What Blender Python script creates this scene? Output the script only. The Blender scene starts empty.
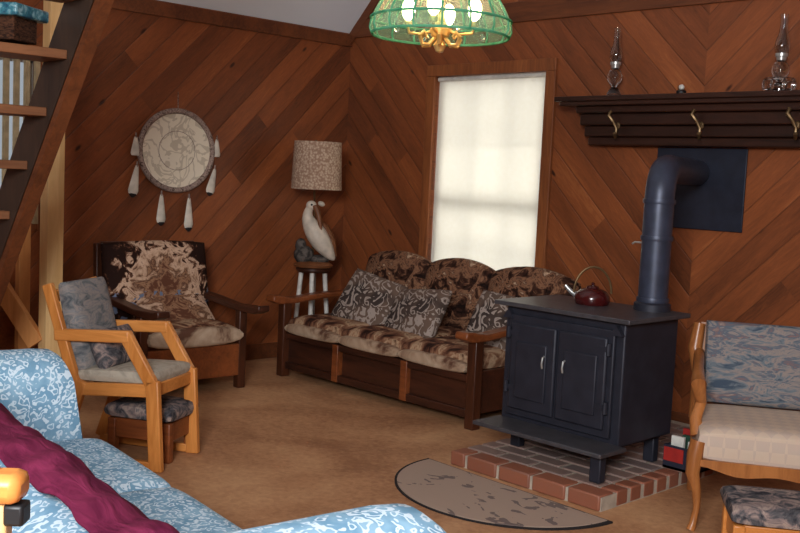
import bpy, bmesh, math, random
from mathutils import Vector, Matrix, Euler
random.seed(7)
C = bpy.context.scene
PI = math.pi
R = math.radians

# ------------------------------------------------------------------ camera
cam = bpy.data.cameras.new('camera'); camo = bpy.data.objects.new('camera', cam)
C.collection.objects.link(camo); C.camera = camo
yaw, pitch, roll = 0.80122, 0.088964, 0.046865
cy, sy = math.cos(yaw), math.sin(yaw)
f = Vector((-sy*math.cos(pitch), cy*math.cos(pitch), -math.sin(pitch)))
r = Vector((cy, sy, 0)); u = r.cross(f)
r2 = r*math.cos(roll)+u*math.sin(roll); u2 = -r*math.sin(roll)+u*math.cos(roll)
m = Matrix((r2, u2, -f)).transposed().to_4x4(); m.translation = (0, 0, 1.5)
camo.matrix_world = m
cam.sensor_width = 36; cam.lens = 36*1017.2/800; cam.clip_start = .05

# ------------------------------------------------------------------ world / lights / exposure
w = bpy.data.worlds.new('world'); C.world = w; w.use_nodes = True
w.node_tree.nodes['Background'].inputs[0].default_value = (.80, .90, 1, 1)
w.node_tree.nodes['Background'].inputs[1].default_value = .45
def area(name, loc, target, sx, sy_, power, col):
    l = bpy.data.lights.new(name, 'AREA'); l.shape = 'RECTANGLE'; l.size = sx; l.size_y = sy_
    l.energy = power; l.color = col
    o = bpy.data.objects.new(name, l); C.collection.objects.link(o); o.location = loc
    o.rotation_euler = (Vector(target)-Vector(loc)).to_track_quat('-Z', 'Y').to_euler()
    return o
area('key_behind_camera', (0.35, -1.3, 2.5), (-2.9, 3.2, .5), 1.3, 1.1, 315, (.95, .97, 1))  # added soft key light behind the camera; the back wall has no window
area('daylight_gable_window', (-4.94, 6.35, 1.45), (-4.94, 5.0, 1.4), 1.5, 1.6, 34, (1, .985, .95))
s = bpy.data.lights.new('sun', 'SUN'); s.energy = 1.5; s.angle = R(30); s.color = (1, .98, .95)
so = bpy.data.objects.new('sun', s); C.collection.objects.link(so)
so.rotation_euler = Vector((.10, -1, -.30)).to_track_quat('-Z', 'Y').to_euler()
C.view_settings.view_transform = 'Standard'; C.view_settings.look = 'None'
C.view_settings.gamma = 1; C.view_settings.use_curve_mapping = False
C.view_settings.exposure = 0.0

# ------------------------------------------------------------------ materials
def lin(c):
    return tuple(((x/255+.055)/1.055)**2.4 if x > 10 else x/255/12.92 for x in c)+(1,)
class NT:
    def __init__(s, name, rough=.6, metal=0, spec=.4):
        s.m = bpy.data.materials.new(name); s.m.use_nodes = True
        s.t = s.m.node_tree; s.b = s.t.nodes['Principled BSDF']
        s.b.inputs['Roughness'].default_value = rough; s.b.inputs['Metallic'].default_value = metal
        s.b.inputs['Specular IOR Level'].default_value = spec
    def n(s, t, **k):
        x = s.t.nodes.new(t)
        for a, b in k.items(): setattr(x, a, b)
        return x
    def l(s, a, b): s.t.links.new(a, b)
    def math(s, op, a, b=None, c=None):
        x = s.n('ShaderNodeMath', operation=op)
        for i, v in enumerate((a, b, c)):
            if v is None: continue
            if isinstance(v, (int, float)): x.inputs[i].default_value = v
            else: s.l(v, x.inputs[i])
        return x.outputs[0]
    def coord(s, kind='Object', scale=(1, 1, 1), rot=(0, 0, 0)):
        tc = s.n('ShaderNodeTexCoord'); mp = s.n('ShaderNodeMapping')
        mp.inputs['Scale'].default_value = scale; mp.inputs['Rotation'].default_value = rot
        s.l(tc.outputs[kind], mp.inputs[0]); return mp.outputs[0]
    def noise(s, vec, scale, detail=3, dist=0, rough=.5):
        x = s.n('ShaderNodeTexNoise'); x.inputs['Scale'].default_value = scale
        x.inputs['Detail'].default_value = detail; x.inputs['Distortion'].default_value = dist
        x.inputs['Roughness'].default_value = rough
        s.l(vec, x.inputs['Vector']); return x.outputs[0]
    def ramp(s, fac, stops, interp='LINEAR'):
        x = s.n('ShaderNodeValToRGB'); x.color_ramp.interpolation = interp
        e = x.color_ramp.elements
        while len(e) < len(stops): e.new(.5)
        for i, (p, c) in enumerate(stops): e[i].position = p; e[i].color = lin(c)
        s.l(fac, x.inputs[0]); return x.outputs[0]
    def mix(s, fac, a, b, mode='MIX'):
        x = s.n('ShaderNodeMix', data_type='RGBA', blend_type=mode)
        for i, v in ((0, fac), (6, a), (7, b)):
            if isinstance(v, (int, float)): x.inputs[i].default_value = v
            elif isinstance(v, tuple): x.inputs[i].default_value = lin(v)
            else: s.l(v, x.inputs[i])
        return x.outputs[2]
    def bump(s, h, strength=.3, dist=.01):
        x = s.n('ShaderNodeBump'); x.inputs['Strength'].default_value = strength
        x.inputs['Distance'].default_value = dist
        s.l(h, x.inputs['Height']); s.l(x.outputs[0], s.b.inputs['Normal'])
    def out(s, col):
        if isinstance(col, tuple): s.b.inputs['Base Color'].default_value = lin(col)
        else: s.l(col, s.b.inputs['Base Color'])
        return s.m

def plain(name, col, rough=.6, metal=0, spec=.4):
    t = NT(name, rough, metal, spec)
    v = t.coord(); n = t.noise(v, 14, 3)
    c2 = tuple(int(x*.86) for x in col)
    return t.out(t.ramp(n, [(.35, c2), (.65, col)]))
def wood(name, dark, light, rough=.45, axis='X', scale=9, spec=.35):
    t = NT(name, rough, 0, spec)
    sc = {'X': (.12, 1, 1), 'Y': (1, .12, 1), 'Z': (1, 1, .12)}[axis]
    v = t.coord(scale=sc); a = t.noise(v, scale*3, 4, 1.2, .6); b = t.noise(v, scale*.6, 2)
    k = t.math('MULTIPLY_ADD', b, .5, t.math('MULTIPLY', a, .5))
    t.bump(a, .08, .004)
    return t.out(t.ramp(k, [(.36, dark), (.62, light)]))
def planks(name, mode, width=.15):
    t = NT(name, .42, 0, .35)
    tc = t.n('ShaderNodeTexCoord'); sp = t.n('ShaderNodeSeparateXYZ'); t.l(tc.outputs['Object'], sp.inputs[0])
    X, Y, Z = sp.outputs
    if mode == 'left':      # boards rising towards +y
        a = t.math('SUBTRACT', Z, Y); b = t.math('ADD', Z, Y)
    else:                   # chevron around x = -3.22
        xx = t.math('ABSOLUTE', t.math('ADD', X, 3.22))
        a = t.math('SUBTRACT', Z, xx); b = t.math('ADD', Z, xx)
        sg = t.math('MULTIPLY', t.math('GREATER_THAN', X, -3.22), 37.0)
    a = t.math('MULTIPLY', a, .7071/width); b = t.math('MULTIPLY', b, .7071)
    cell = t.math('FLOOR', a)
    if mode != 'left': cell = t.math('ADD', cell, sg)
    # board end joints
    wn0 = t.n('ShaderNodeTexWhiteNoise', noise_dimensions='1D'); t.l(cell, wn0.inputs['W'])
    bb = t.math('MULTIPLY_ADD', wn0.outputs[0], 5.0, t.math('MULTIPLY', b, .42))
    cell2 = t.math('MULTIPLY_ADD', t.math('FLOOR', bb), 13.7, cell)
    wn = t.n('ShaderNodeTexWhiteNoise', noise_dimensions='1D'); t.l(cell2, wn.inputs['W'])
    fr = t.math('FRACT', a)
    edge = t.math('MINIMUM', fr, t.math('SUBTRACT', 1, fr))
    gap = t.n('ShaderNodeMapRange'); gap.inputs[1].default_value = .0; gap.inputs[2].default_value = .045
    t.l(edge, gap.inputs[0])
    cv = t.n('ShaderNodeCombineXYZ'); t.l(t.math('MULTIPLY', a, 1.0), cv.inputs[0]); t.l(t.math('MULTIPLY', b, .9), cv.inputs[1]); t.l(t.math('MULTIPLY', cell2, 3.1), cv.inputs[2])
    grain = t.noise(cv.outputs[0], 7, 5, 1.5, .65)
    cloud = t.noise(cv.outputs[0], 1.1, 2, .5)
    k = t.math('MULTIPLY_ADD', wn.outputs[0], .22, t.math('MULTIPLY', grain, .42))
    k = t.math('MULTIPLY_ADD', cloud, .40, k)
    col = t.ramp(k, [(.30, (88, 48, 28)), (.50, (124, 68, 38)), (.64, (144, 80, 44)), (.80, (172, 104, 60))])
    # knots
    kv = t.n('ShaderNodeCombineXYZ'); t.l(t.math('MULTIPLY', a, .8), kv.inputs[0]); t.l(t.math('MULTIPLY', b, 2.2), kv.inputs[1])
    vo = t.n('ShaderNodeTexVoronoi'); vo.inputs['Scale'].default_value = 1.5; t.l(kv.outputs[0], vo.inputs['Vector'])
    kn = t.n('ShaderNodeMapRange'); kn.inputs[1].default_value = .06; kn.inputs[2].default_value = .13
    t.l(vo.outputs['Distance'], kn.inputs[0])
    sc = t.n('ShaderNodeSeparateColor'); t.l(vo.outputs['Color'], sc.inputs[0])
    kk = t.math('MAXIMUM', kn.outputs[0], t.math('LESS_THAN', sc.outputs[0], .62))
    col = t.mix(kk, (60, 30, 18), col)
    col = t.mix(t.math('MULTIPLY_ADD', gap.outputs[0], .42, .58), (56, 30, 18), col)
    t.bump(t.math('ADD', gap.outputs[0], t.math('MULTIPLY', grain, .15)), .5, .006)
    return t.out(col)
def scroll(name, base, line, scale=16, w=.05, rough=.85, second=None, dist=1.5):
    t = NT(name, rough, 0, .15)
    v = t.coord(); n = t.noise(v, scale, 1.5, dist)
    d = t.math('ABSOLUTE', t.math('SUBTRACT', t.math('FRACT', t.math('MULTIPLY', n, 4.0)), .5))
    mr = t.n('ShaderNodeMapRange'); mr.inputs[1].default_value = w*2.4; mr.inputs[2].default_value = w*3.6
    t.l(d, mr.inputs[0])
    b = t.ramp(t.noise(v, scale*.5, 2), [(.42, base), (.6, second or base)])
    t.bump(n, .15, .004)
    return t.out(t.mix(mr.outputs[0], line, b))
def blotch(name, stops, scale=7, stretch=(1, 1, 1), dist=1.0, detail=4, rough=.85):
    t = NT(name, rough, 0, .12)
    v = t.coord(scale=stretch); n = t.noise(v, scale, detail, dist, .62)
    t.bump(t.noise(v, scale*6, 2), .2, .004)
    return t.out(t.ramp(n, stops))

M = {}
M['wall_left'] = planks('pine_boards_rising', 'left')
M['wall_gable'] = planks('pine_boards_chevron', 'gable')
M['wall_other'] = plain('pine_wall', (122, 70, 38), .6)
M['trim'] = wood('trim_wood', (84, 45, 25), (118, 66, 36), .5, 'X')
M['trimv'] = wood('trim_wood_upright', (112, 62, 34), (156, 92, 50), .5, 'Z')
_t = NT('ceiling_paint', .9, 0, .1); M['ceiling'] = _t.out((228, 232, 236))
def floor_mat():
    t = NT('floor_covering', .55, 0, .3)
    v = t.coord(); a = t.noise(v, 1.6, 3, .6); b = t.noise(v, 26, 4, .4, .7)
    k = t.math('MULTIPLY_ADD', a, .6, t.math('MULTIPLY', b, .4))
    t.bump(b, .1, .004)
    return t.out(t.ramp(k, [(.38, (150, 104, 72)), (.5, (178, 130, 92)), (.64, (200, 154, 112))]))
M['floor'] = floor_mat()
M['oak'] = wood('light_oak', (178, 108, 48), (214, 142, 74), .35, 'X')
M['oakz'] = wood('light_oak_upright', (178, 108, 48), (214, 142, 74), .35, 'Z')
M['pine'] = wood('pale_pine', (206, 162, 104), (232, 194, 138), .5, 'Z', 5)
M['pineh'] = wood('pale_pine_orange', (176, 112, 60), (210, 146, 86), .5, 'Z', 5)
M['darkwood'] = wood('dark_stained_wood', (44, 24, 17), (74, 40, 26), .35, 'X')
M['darkwoodz'] = wood('dark_stained_wood_upright', (50, 26, 16), (84, 45, 27), .35, 'Z')
M['redwood'] = wood('reddish_wood', (98, 50, 26), (138, 76, 40), .35, 'X')
M['mantel'] = wood('mantel_wood', (34, 20, 15), (60, 34, 24), .38, 'X')
M['stairwood'] = wood('stair_wood', (46, 37, 32), (66, 50, 40), .5, 'Z')
M['tread'] = wood('tread_wood', (106, 66, 42), (140, 92, 60), .5, 'Y')
M['fruitwood'] = wood('carved_fruitwood', (124, 72, 36), (172, 110, 60), .3, 'Z')
M['stove'] = plain('stove_black_iron', (44, 45, 55), .52, .25, .4)
M['stoveplate'] = plain('stove_top_iron', (82, 80, 84), .42, .4, .5)
M['pipe'] = plain('stove_pipe_steel', (62, 68, 86), .42, .35, .5)
M['plate'] = plain('wall_plate_steel', (40, 44, 58), .5, .25)
M['brass'] = plain('brass', (200, 150, 76), .25, .9)
M['oldbrass'] = plain('aged_brass', (120, 96, 66), .4, .7)
M['gold'] = plain('polished_brass', (244, 196, 124), .3, .6)
M['silver'] = plain('silver_metal', (196, 196, 192), .3, .7)
M['white'] = plain('white_paint', (226, 222, 212), .5)
M['cream'] = plain('cream_slat', (196, 176, 138), .7)
M['black'] = plain('black_plastic', (22, 22, 24), .5)
M['maroon'] = None
def maroon():
    t = NT('maroon_blanket', .9, 0, .1)
    v = t.coord(scale=(1, 3, 1)); n = t.noise(v, 9, 3, .6)
    t.bump(n, .5, .02)
    return t.out(t.ramp(n, [(.35, (88, 24, 50)), (.65, (120, 40, 70))]))
M['maroon'] = maroon()
M['bluesofa'] = scroll('blue_scroll_upholstery', (110, 150, 176), (200, 216, 226), 34, .055, .85, (136, 172, 194), .35)
M['camo'] = blotch('brown_scenic_velour', [(.36, (26, 15, 12)), (.46, (66, 40, 29)), (.53, (142, 102, 76)), (.58, (84, 52, 38)), (.68, (200, 168, 138))], 8.5, (1, 1, 1.2), 1.2)
M['camoseat'] = blotch('brown_cream_velour', [(.34, (42, 25, 20)), (.44, (88, 54, 40)), (.52, (136, 98, 74)), (.58, (180, 150, 120)), (.68, (96, 66, 50))], 6.5, (1, .9, .6), 1.0)
M['creamroll'] = blotch('cream_velour_front', [(.38, (92, 62, 48)), (.47, (160, 134, 110)), (.62, (192, 170, 146))], 3.2, (1, 1, 1), .6)
M['swirl'] = scroll('charcoal_swirl_fabric', (60, 50, 46), (158, 144, 134), 9.5, .05, .8, (104, 84, 72), 1.6)
M['floral'] = blotch('grey_blue_floral', [(.34, (80, 84, 88)), (.46, (116, 116, 116)), (.54, (144, 134, 128)), (.62, (112, 116, 120)), (.72, (166, 156, 146))], 9, (1, 1, 2.2), 1.0)
M['floraldark'] = blotch('dark_floral_tapestry', [(.34, (42, 42, 48)), (.46, (84, 82, 84)), (.55, (128, 112, 108)), (.64, (158, 140, 128)), (.72, (70, 74, 84))], 16, (1, 1, 1), 1.0)
M['oakseat'] = blotch('grey_seat_fabric', [(.4, (150, 142, 128)), (.6, (176, 166, 150))], 12)
def tapestry():
    t = NT('blue_tapestry_back', .85, 0, .1)
    v = t.coord(scale=(1, 1, 3.2)); n = t.noise(v, 7, 4, 1.0, .62)
    c = t.ramp(n, [(.33, (62, 74, 88)), (.43, (104, 112, 118)), (.5, (142, 128, 120)), (.56, (82, 96, 108)), (.64, (122, 98, 96)), (.72, (150, 140, 128))])
    return t.out(c)
M['tapestry'] = tapestry()
def lattice():
    t = NT('pale_lattice_seat', .85, 0, .1)
    v = t.coord(rot=(0, 0, R(45))); w = t.n('ShaderNodeTexChecker'); w.inputs['Scale'].default_value = 22
    t.l(v, w.inputs[0]); n = t.noise(t.coord(), 20, 3)
    c = t.mix(w.outputs[1], (196, 178, 158), (184, 168, 154))
    return t.out(t.mix(t.math('MULTIPLY', n, .35), c, (196, 160, 140)))
M['lattice'] = lattice()
def animal():
    t = NT('wild_animal_print', .85, 0, .1)
    v = t.coord(); sp = t.n('ShaderNodeSeparateXYZ'); t.l(v, sp.inputs[0])
    n = t.noise(v, 9, 4, 1.2, .65)
    y = t.math('MULTIPLY', sp.outputs[1], 1/.34); z = t.math('MULTIPLY', sp.outputs[2], 1/.30)
    d = t.math('SQRT', t.math('ADD', t.math('MULTIPLY', y, y), t.math('MULTIPLY', z, z)))
    d = t.math('MULTIPLY_ADD', t.math('SUBTRACT', n, .5), 2.4, d)
    c = t.ramp(t.math('MULTIPLY', d, .6), [(.04, (96, 60, 44)), (.17, (156, 118, 90)), (.25, (84, 52, 38)), (.36, (176, 142, 116)), (.48, (204, 172, 146)), (.56, (104, 68, 50)), (.64, (40, 24, 19))])
    low = t.math('LESS_THAN', z, -.15)
    blue = t.math('MULTIPLY', low, t.math('LESS_THAN', t.noise(v, 13, 2, .5), .44))
    return t.out(t.mix(blue, c, (104, 114, 136)))
M['animal'] = animal()
def rugmat():
    t = NT('hearth_rug_pile', .95, 0, .05)
    v = t.coord(scale=(1, 1.6, 1)); n = t.noise(v, 9, 3, .8); k = t.noise(v, 1.9, 1)
    sp = t.n('ShaderNodeSeparateXYZ'); t.l(t.coord(), sp.inputs[0])
    mask = t.math('MULTIPLY', t.math('GREATER_THAN', n, .60), t.math('GREATER_THAN', k, .46))
    return t.out(t.mix(t.math('MULTIPLY', mask, .7), (166, 144, 128), (84, 76, 80)))
M['rug'] = rugmat()
M['rugedge'] = plain('rug_black_binding', (34, 28, 28), .9)
def brickm(name, a, b, c):
    t = NT(name, .5, 0, .5); v = t.coord()
    tc = t.n('ShaderNodeNewGeometry')
    col = t.ramp(tc.outputs['Random Per Island'], [(.0, a), (.5, b), (1, c)])
    n = t.noise(v, 30, 3)
    t.bump(n, .3, .003)
    return t.out(t.mix(t.math('MULTIPLY', n, .4), col, (120, 92, 80)))
M['brick'] = brickm('hearth_brick', (126, 108, 102), (142, 116, 106), (118, 106, 104))
M['brickedge'] = brickm('hearth_edge_brick', (132, 74, 52), (150, 88, 62), (120, 78, 64))
M['mortar'] = plain('mortar', (186, 172, 154), .7)
def shade_mat():
    t = NT('woven_lampshade', .9, 0, .1)
    v = t.coord(); vo = t.n('ShaderNodeTexVoronoi'); vo.inputs['Scale'].default_value = 60; t.l(v, vo.inputs['Vector'])
    return t.out(t.ramp(vo.outputs['Distance'], [(.2, (196, 172, 148)), (.7, (150, 120, 100))]))
M['shade'] = shade_mat()
M['pelican'] = plain('pelican_white', (214, 200, 182), .5)
M['pelgrey'] = blotch('pelican_grey', [(.4, (52, 48, 46)), (.6, (98, 90, 84))], 20)
M['bill'] = plain('pelican_bill', (120, 72, 40), .5)
M['hide'] = None
def hide():
    t = NT('pale_hide_with_web', .9, 0, .1)
    v = t.coord(); n = t.noise(v, 7, 2, 1.5)
    d = t.math('ABSOLUTE', t.math('SUBTRACT', t.math('FRACT', t.math('MULTIPLY', n, 3.0)), .5))
    k = t.math('LESS_THAN', d, .12)
    c = t.mix(t.math('MULTIPLY', k, .55), (232, 220, 198), (176, 160, 136))
    return t.out(c)
M['hide'] = hide()
M['wrap'] = blotch('grey_brown_wrap', [(.4, (92, 72, 64)), (.5, (168, 148, 136)), (.62, (122, 100, 92))], 40)
M['feather'] = plain('white_feather', (222, 212, 196), .8)
M['fdark'] = plain('dark_feather_tip', (34, 26, 24), .8)
M['kettle'] = plain('dark_red_enamel', (66, 16, 16), .18, 0, .6)
M['red'] = plain('red_card', (168, 40, 34), .6)
M['green'] = plain('green_card', (44, 78, 60), .6)
M['navy'] = plain('dark_box', (36, 38, 54), .6)
M['wicker'] = blotch('dark_wicker', [(.4, (40, 26, 20)), (.6, (84, 54, 38))], 40, (1, 1, 3))
def tealm():
    t = NT('teal_blue_pattern', .35, 0, .5)
    v = t.coord(scale=(1, 1, 1)); n = t.noise(v, 22, 4, .6, .65)
    return t.out(t.ramp(n, [(.36, (34, 66, 92)), (.5, (60, 120, 134)), (.62, (150, 184, 192))]))
M['teal'] = tealm()
def glassm(name, col, rough=.05, trans=1.0):
    t = NT(name, rough, 0, .5); t.b.inputs['Transmission Weight'].default_value = trans
    t.b.inputs['Base Color'].default_value = lin(col); t.b.inputs['IOR'].default_value = 1.45
    return t.m
M['glass'] = glassm('clear_glass', (240, 244, 244))
def thinglass():
    m_ = bpy.data.materials.new('window_glass'); m_.use_nodes = True; t = m_.node_tree
    t.nodes.remove(t.nodes['Principled BSDF']); o = t.nodes['Material Output']
    a = t.nodes.new('ShaderNodeBsdfTransparent'); b = t.nodes.new('ShaderNodeBsdfGlossy'); b.inputs['Roughness'].default_value = .03
    x = t.nodes.new('ShaderNodeMixShader'); x.inputs[0].default_value = .06
    t.links.new(a.outputs[0], x.inputs[1]); t.links.new(b.outputs[0], x.inputs[2]); t.links.new(x.outputs[0], o.inputs[0])
    return m_
M['pane'] = thinglass()
def translucent(name, colf, mixf=.55):
    m_ = bpy.data.materials.new(name); m_.use_nodes = True; t = m_.node_tree
    t.nodes.remove(t.nodes['Principled BSDF']); o = t.nodes['Material Output']
    a = t.nodes.new('ShaderNodeBsdfTranslucent'); b = t.nodes.new('ShaderNodeBsdfDiffuse')
    tc = t.nodes.new('ShaderNodeTexCoord'); n = t.nodes.new('ShaderNodeTexNoise'); n.inputs['Scale'].default_value = 30
    rp = t.nodes.new('ShaderNodeValToRGB'); rp.color_ramp.elements[0].color = lin(colf[0]); rp.color_ramp.elements[1].color = lin(colf[1])
    rp.color_ramp.elements[0].position = .2; rp.color_ramp.elements[1].position = .8
    t.links.new(tc.outputs['Object'], n.inputs[0]); t.links.new(n.outputs[0], rp.inputs[0])
    t.links.new(rp.outputs[0], a.inputs[0]); t.links.new(rp.outputs[0], b.inputs[0])
    x = t.nodes.new('ShaderNodeMixShader'); x.inputs[0].default_value = mixf
    t.links.new(b.outputs[0], x.inputs[1]); t.links.new(a.outputs[0], x.inputs[2]); t.links.new(x.outputs[0], o.inputs[0])
    return m_
M['roller'] = translucent('window_shade_cloth', ((234, 231, 222), (238, 236, 229)), .6)
M['tiff_green'] = translucent('green_art_glass', ((70, 150, 116), (126, 190, 160)), .6)
M['tiff_cream'] = translucent('cream_art_glass', ((226, 208, 168), (236, 226, 196)), .6)
def artglass(name, col, clear):
    m_ = translucent(name, col, .6); t = m_.node_tree; o = t.nodes['Material Output']
    src = o.inputs[0].links[0].from_socket
    tr = t.nodes.new('ShaderNodeBsdfTransparent'); x = t.nodes.new('ShaderNodeMixShader'); x.inputs[0].default_value = clear
    tr.inputs[0].default_value = lin(col[1])
    t.links.new(src, x.inputs[1]); t.links.new(tr.outputs[0], x.inputs[2]); t.links.new(x.outputs[0], o.inputs[0])
    return m_
M['art_green'] = artglass('green_art_pane', ((110, 176, 150), (196, 226, 206)), .72)
M['art_clear'] = artglass('pale_art_pane', ((200, 204, 170), (240, 240, 222)), .75)
def emit(name, col, st):
    m_ = bpy.data.materials.new(name); m_.use_nodes = True; b = m_.node_tree.nodes['Principled BSDF']
    b.inputs['Base Color'].default_value = lin(col); b.inputs['Emission Color'].default_value = lin(col); b.inputs['Emission Strength'].default_value = st
    return m_
M['bulb'] = emit('lit_bulb', (255, 226, 180), 34)

# ------------------------------------------------------------------ mesh helpers
class MB:
    def __init__(s): s.bm = bmesh.new()
    def box(s, c, d, rot=None, taper=None):
        mt = Matrix.Translation(c)
        if rot: mt = mt @ Euler(rot).to_matrix().to_4x4()
        g = bmesh.ops.create_cube(s.bm, size=1, matrix=mt @ Matrix.Diagonal((*d, 1)))
        return s
    def beam(s, a, b, wd, dp, up=(0, 0, 1)):
        a = Vector(a); b = Vector(b); z = (b-a); L = z.length; z.normalize()
        x = Vector(up).cross(z)
        if x.length < 1e-4: x = Vector((1, 0, 0)).cross(z)
        x.normalize(); y = z.cross(x)
        mt = Matrix((x, y, z)).transposed().to_4x4(); mt.translation = (a+b)/2
        bmesh.ops.create_cube(s.bm, size=1, matrix=mt @ Matrix.Diagonal((wd, dp, L, 1)))
        return s
    def tube(s, pts, rad, n=10, close=False, flat=None):
        pts = [Vector(p) for p in pts]; k = len(pts)
        rs = rad if isinstance(rad, (list, tuple)) else [rad]*k
        rings = []; prev = None
        for i, p in enumerate(pts):
            if close: t = pts[(i+1) % k]-pts[i-1]
            else: t = pts[min(i+1, k-1)]-pts[max(i-1, 0)]
            t.normalize()
            if prev is None:
                x = t.orthogonal().normalized()
            else:
                x = prev-t*prev.dot(t)
                x = x.normalized() if x.length > 1e-5 else t.orthogonal().normalized()
            prev = x; y = t.cross(x)
            rg = []
            for j in range(n):
                a = 2*PI*j/n
                v = x*math.cos(a)+y*math.sin(a)
                if flat: v = Vector((v.x*flat[0], v.y*flat[1], v.z*flat[2]))
                rg.append(s.bm.verts.new(p+v*rs[i]))
            rings.append(rg)
        m_ = k if close else k-1
        for i in range(m_):
            A = rings[i]; B = rings[(i+1) % k]
            for j in range(n):
                s.bm.faces.new((A[j], A[(j+1) % n], B[(j+1) % n], B[j]))
        if not close:
            s.bm.faces.new(rings[0][::-1]); s.bm.faces.new(rings[-1])
        return s
    def lathe(s, prof, c=(0, 0, 0), n=24, close=False, a0=0, a1=2*PI):
        full = abs(a1-a0-2*PI) < 1e-6
        cols = []
        kk = n if full else n+1
        for j in range(kk):
            a = a0+(a1-a0)*j/n
            cols.append([s.bm.verts.new((c[0]+r_*math.cos(a), c[1]+r_*math.sin(a), c[2]+z)) for r_, z in prof])
        for j in range(n):
            A = cols[j]; B = cols[(j+1) % kk]
            for i in range(len(prof)-1+(1 if close else 0)):
                i2 = (i+1) % len(prof)
                try: s.bm.faces.new((A[i], B[i], B[i2], A[i2]))
                except ValueError: pass
        return s
    def prism(s, poly, axis, a, b):
        def P(p, t):
            return {'x': (t, p[0], p[1]), 'y': (p[0], t, p[1]), 'z': (p[0], p[1], t)}[axis]
        A = [s.bm.verts.new(P(p, a)) for p in poly]; B = [s.bm.verts.new(P(p, b)) for p in poly]
        s.bm.faces.new(A[::-1]); s.bm.faces.new(B)
        for i in range(len(poly)):
            j = (i+1) % len(poly); s.bm.faces.new((A[i], A[j], B[j], B[i]))
        return s
    def ball(s, c, d, n=12, rot=None):
        mt = Matrix.Translation(c)
        if rot: mt = mt @ Euler(rot).to_matrix().to_4x4()
        bmesh.ops.create_uvsphere(s.bm, u_segments=n, v_segments=max(6, n*2//3), radius=.5, matrix=mt @ Matrix.Diagonal((*d, 1)))
        return s
    def cushion(s, c, d, rot=None, p=3.0, q=.38, n=12, arch=0, crown=0):
        """puffy cushion; thin axis is local z of d"""
        mt = Matrix.Translation(c)
        if rot: mt = mt @ Euler(rot).to_matrix().to_4x4()
        def F(uu, vv, sg):
            k = max(0, (1-abs(uu)**p)*(1-abs(vv)**p))**q
            x = uu*d[0]/2; y = vv*d[1]/2
            if arch: y = y + arch*(1-uu*uu)*(vv+1)/2
            z = sg*d[2]/2*(.16+.84*k)
            return mt @ Vector((x, y, z))
        us = [math.sin(PI/2*(-1+2*i/n)) for i in range(n+1)]
        T = [[s.bm.verts.new(F(a, b, 1)) for b in us] for a in us]
        B = [[s.bm.verts.new(F(a, b, -1)) for b in us] for a in us]
        for i in range(n):
            for j in range(n):
                s.bm.faces.new((T[i][j], T[i+1][j], T[i+1][j+1], T[i][j+1]))
                s.bm.faces.new((B[i][j], B[i][j+1], B[i+1][j+1], B[i+1][j]))
        for i in range(n):
            s.bm.faces.new((T[i][0], B[i][0], B[i+1][0], T[i+1][0]))
            s.bm.faces.new((T[i][n], T[i+1][n], B[i+1][n], B[i][n]))
            s.bm.faces.new((T[0][i], T[0][i+1], B[0][i+1], B[0][i]))
            s.bm.faces.new((T[n][i], B[n][i], B[n][i+1], T[n][i+1]))
        return s
    def build(s, name, mat, parent=None, bevel=0, smooth=True, subsurf=0, origin=None):
        bmesh.ops.recalc_face_normals(s.bm, faces=s.bm.faces)
        me = bpy.data.meshes.new(name)
        if origin is not None: bmesh.ops.translate(s.bm, verts=s.bm.verts, vec=-Vector(origin))
        s.bm.to_mesh(me); s.bm.free()
        me.materials.append(mat)
        o = bpy.data.objects.new(name, me); C.collection.objects.link(o)
        if origin is not None: o.location = origin
        if parent: o.parent = parent
        if smooth:
            for p in me.polygons: p.use_smooth = True
        if bevel:
            b = o.modifiers.new('bevel', 'BEVEL'); b.width = bevel; b.segments = 2; b.limit_method = 'ANGLE'; b.angle_limit = R(40)
        if subsurf:
            b = o.modifiers.new('sub', 'SUBSURF'); b.levels = subsurf; b.render_levels = subsurf
        if smooth:
            try:
                me.set_sharp_from_angle(angle=R(38)) if not subsurf else None
            except Exception: pass
        return o
def thing(name, label, cat, loc=(0, 0, 0), rz=0, group=None):
    o = bpy.data.objects.new(name, None); C.collection.objects.link(o); o.empty_display_size = .1
    o.location = loc; o.rotation_euler = (0, 0, rz); o['label'] = label; o['category'] = cat
    if group: o['group'] = group
    return o
def tag(o, label, cat, group=None):
    o['label'] = label; o['category'] = cat
    if group: o['group'] = group
    return o
def struct(o): o['kind'] = 'structure'; return o

# ------------------------------------------------------------------ the room
WX, WY, EZ = -6.49, 5.60, 2.65
RX = -2.60; RZ = EZ+(RX-WX); EX = RX+(RX-WX); BY = -2.5
struct(MB().box(((WX+EX)/2, (WY+BY)/2, -.05), (EX-WX+.4, WY-BY+.4, .1)).build('floor', M['floor'], smooth=False))
# left wall with its window opening (y 2.02..2.90, z 1.15..2.14)
def wall_with_hole(mb, plane, t0, t1, lo, hi, z0, z1, hl, hh, hz0, hz1):
    def bx(a, b, c, d):
        if plane == 'x': mb.box(((t0+t1)/2, (a+b)/2, (c+d)/2), (t1-t0, b-a, d-c))
        else: mb.box(((a+b)/2, (t0+t1)/2, (c+d)/2), (b-a, t1-t0, d-c))
    bx(lo, hl, z0, z1); bx(hh, hi, z0, z1); bx(hl, hh, z0, hz0); bx(hl, hh, hz1, z1)
mb = MB(); wall_with_hole(mb, 'x', WX-.15, WX, BY, WY, 0, EZ, 2.02, 2.92, 1.12, 2.16)
struct(mb.build('wall_left', M['wall_left'], smooth=False))
WL, WR_, WB, WT = -5.475, -4.415, .72, 2.26
mb = MB(); wall_with_hole(mb, 'y', WY, WY+.15, WX-.15, EX+.15, 0, EZ, WL, WR_, WB, WT)
mb.prism([(WX-.15, EZ), (EX+.15, EZ), (RX, RZ+.15)], 'y', WY, WY+.15)
struct(mb.build('wall_gable', M['wall_gable'], smooth=False))
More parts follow.
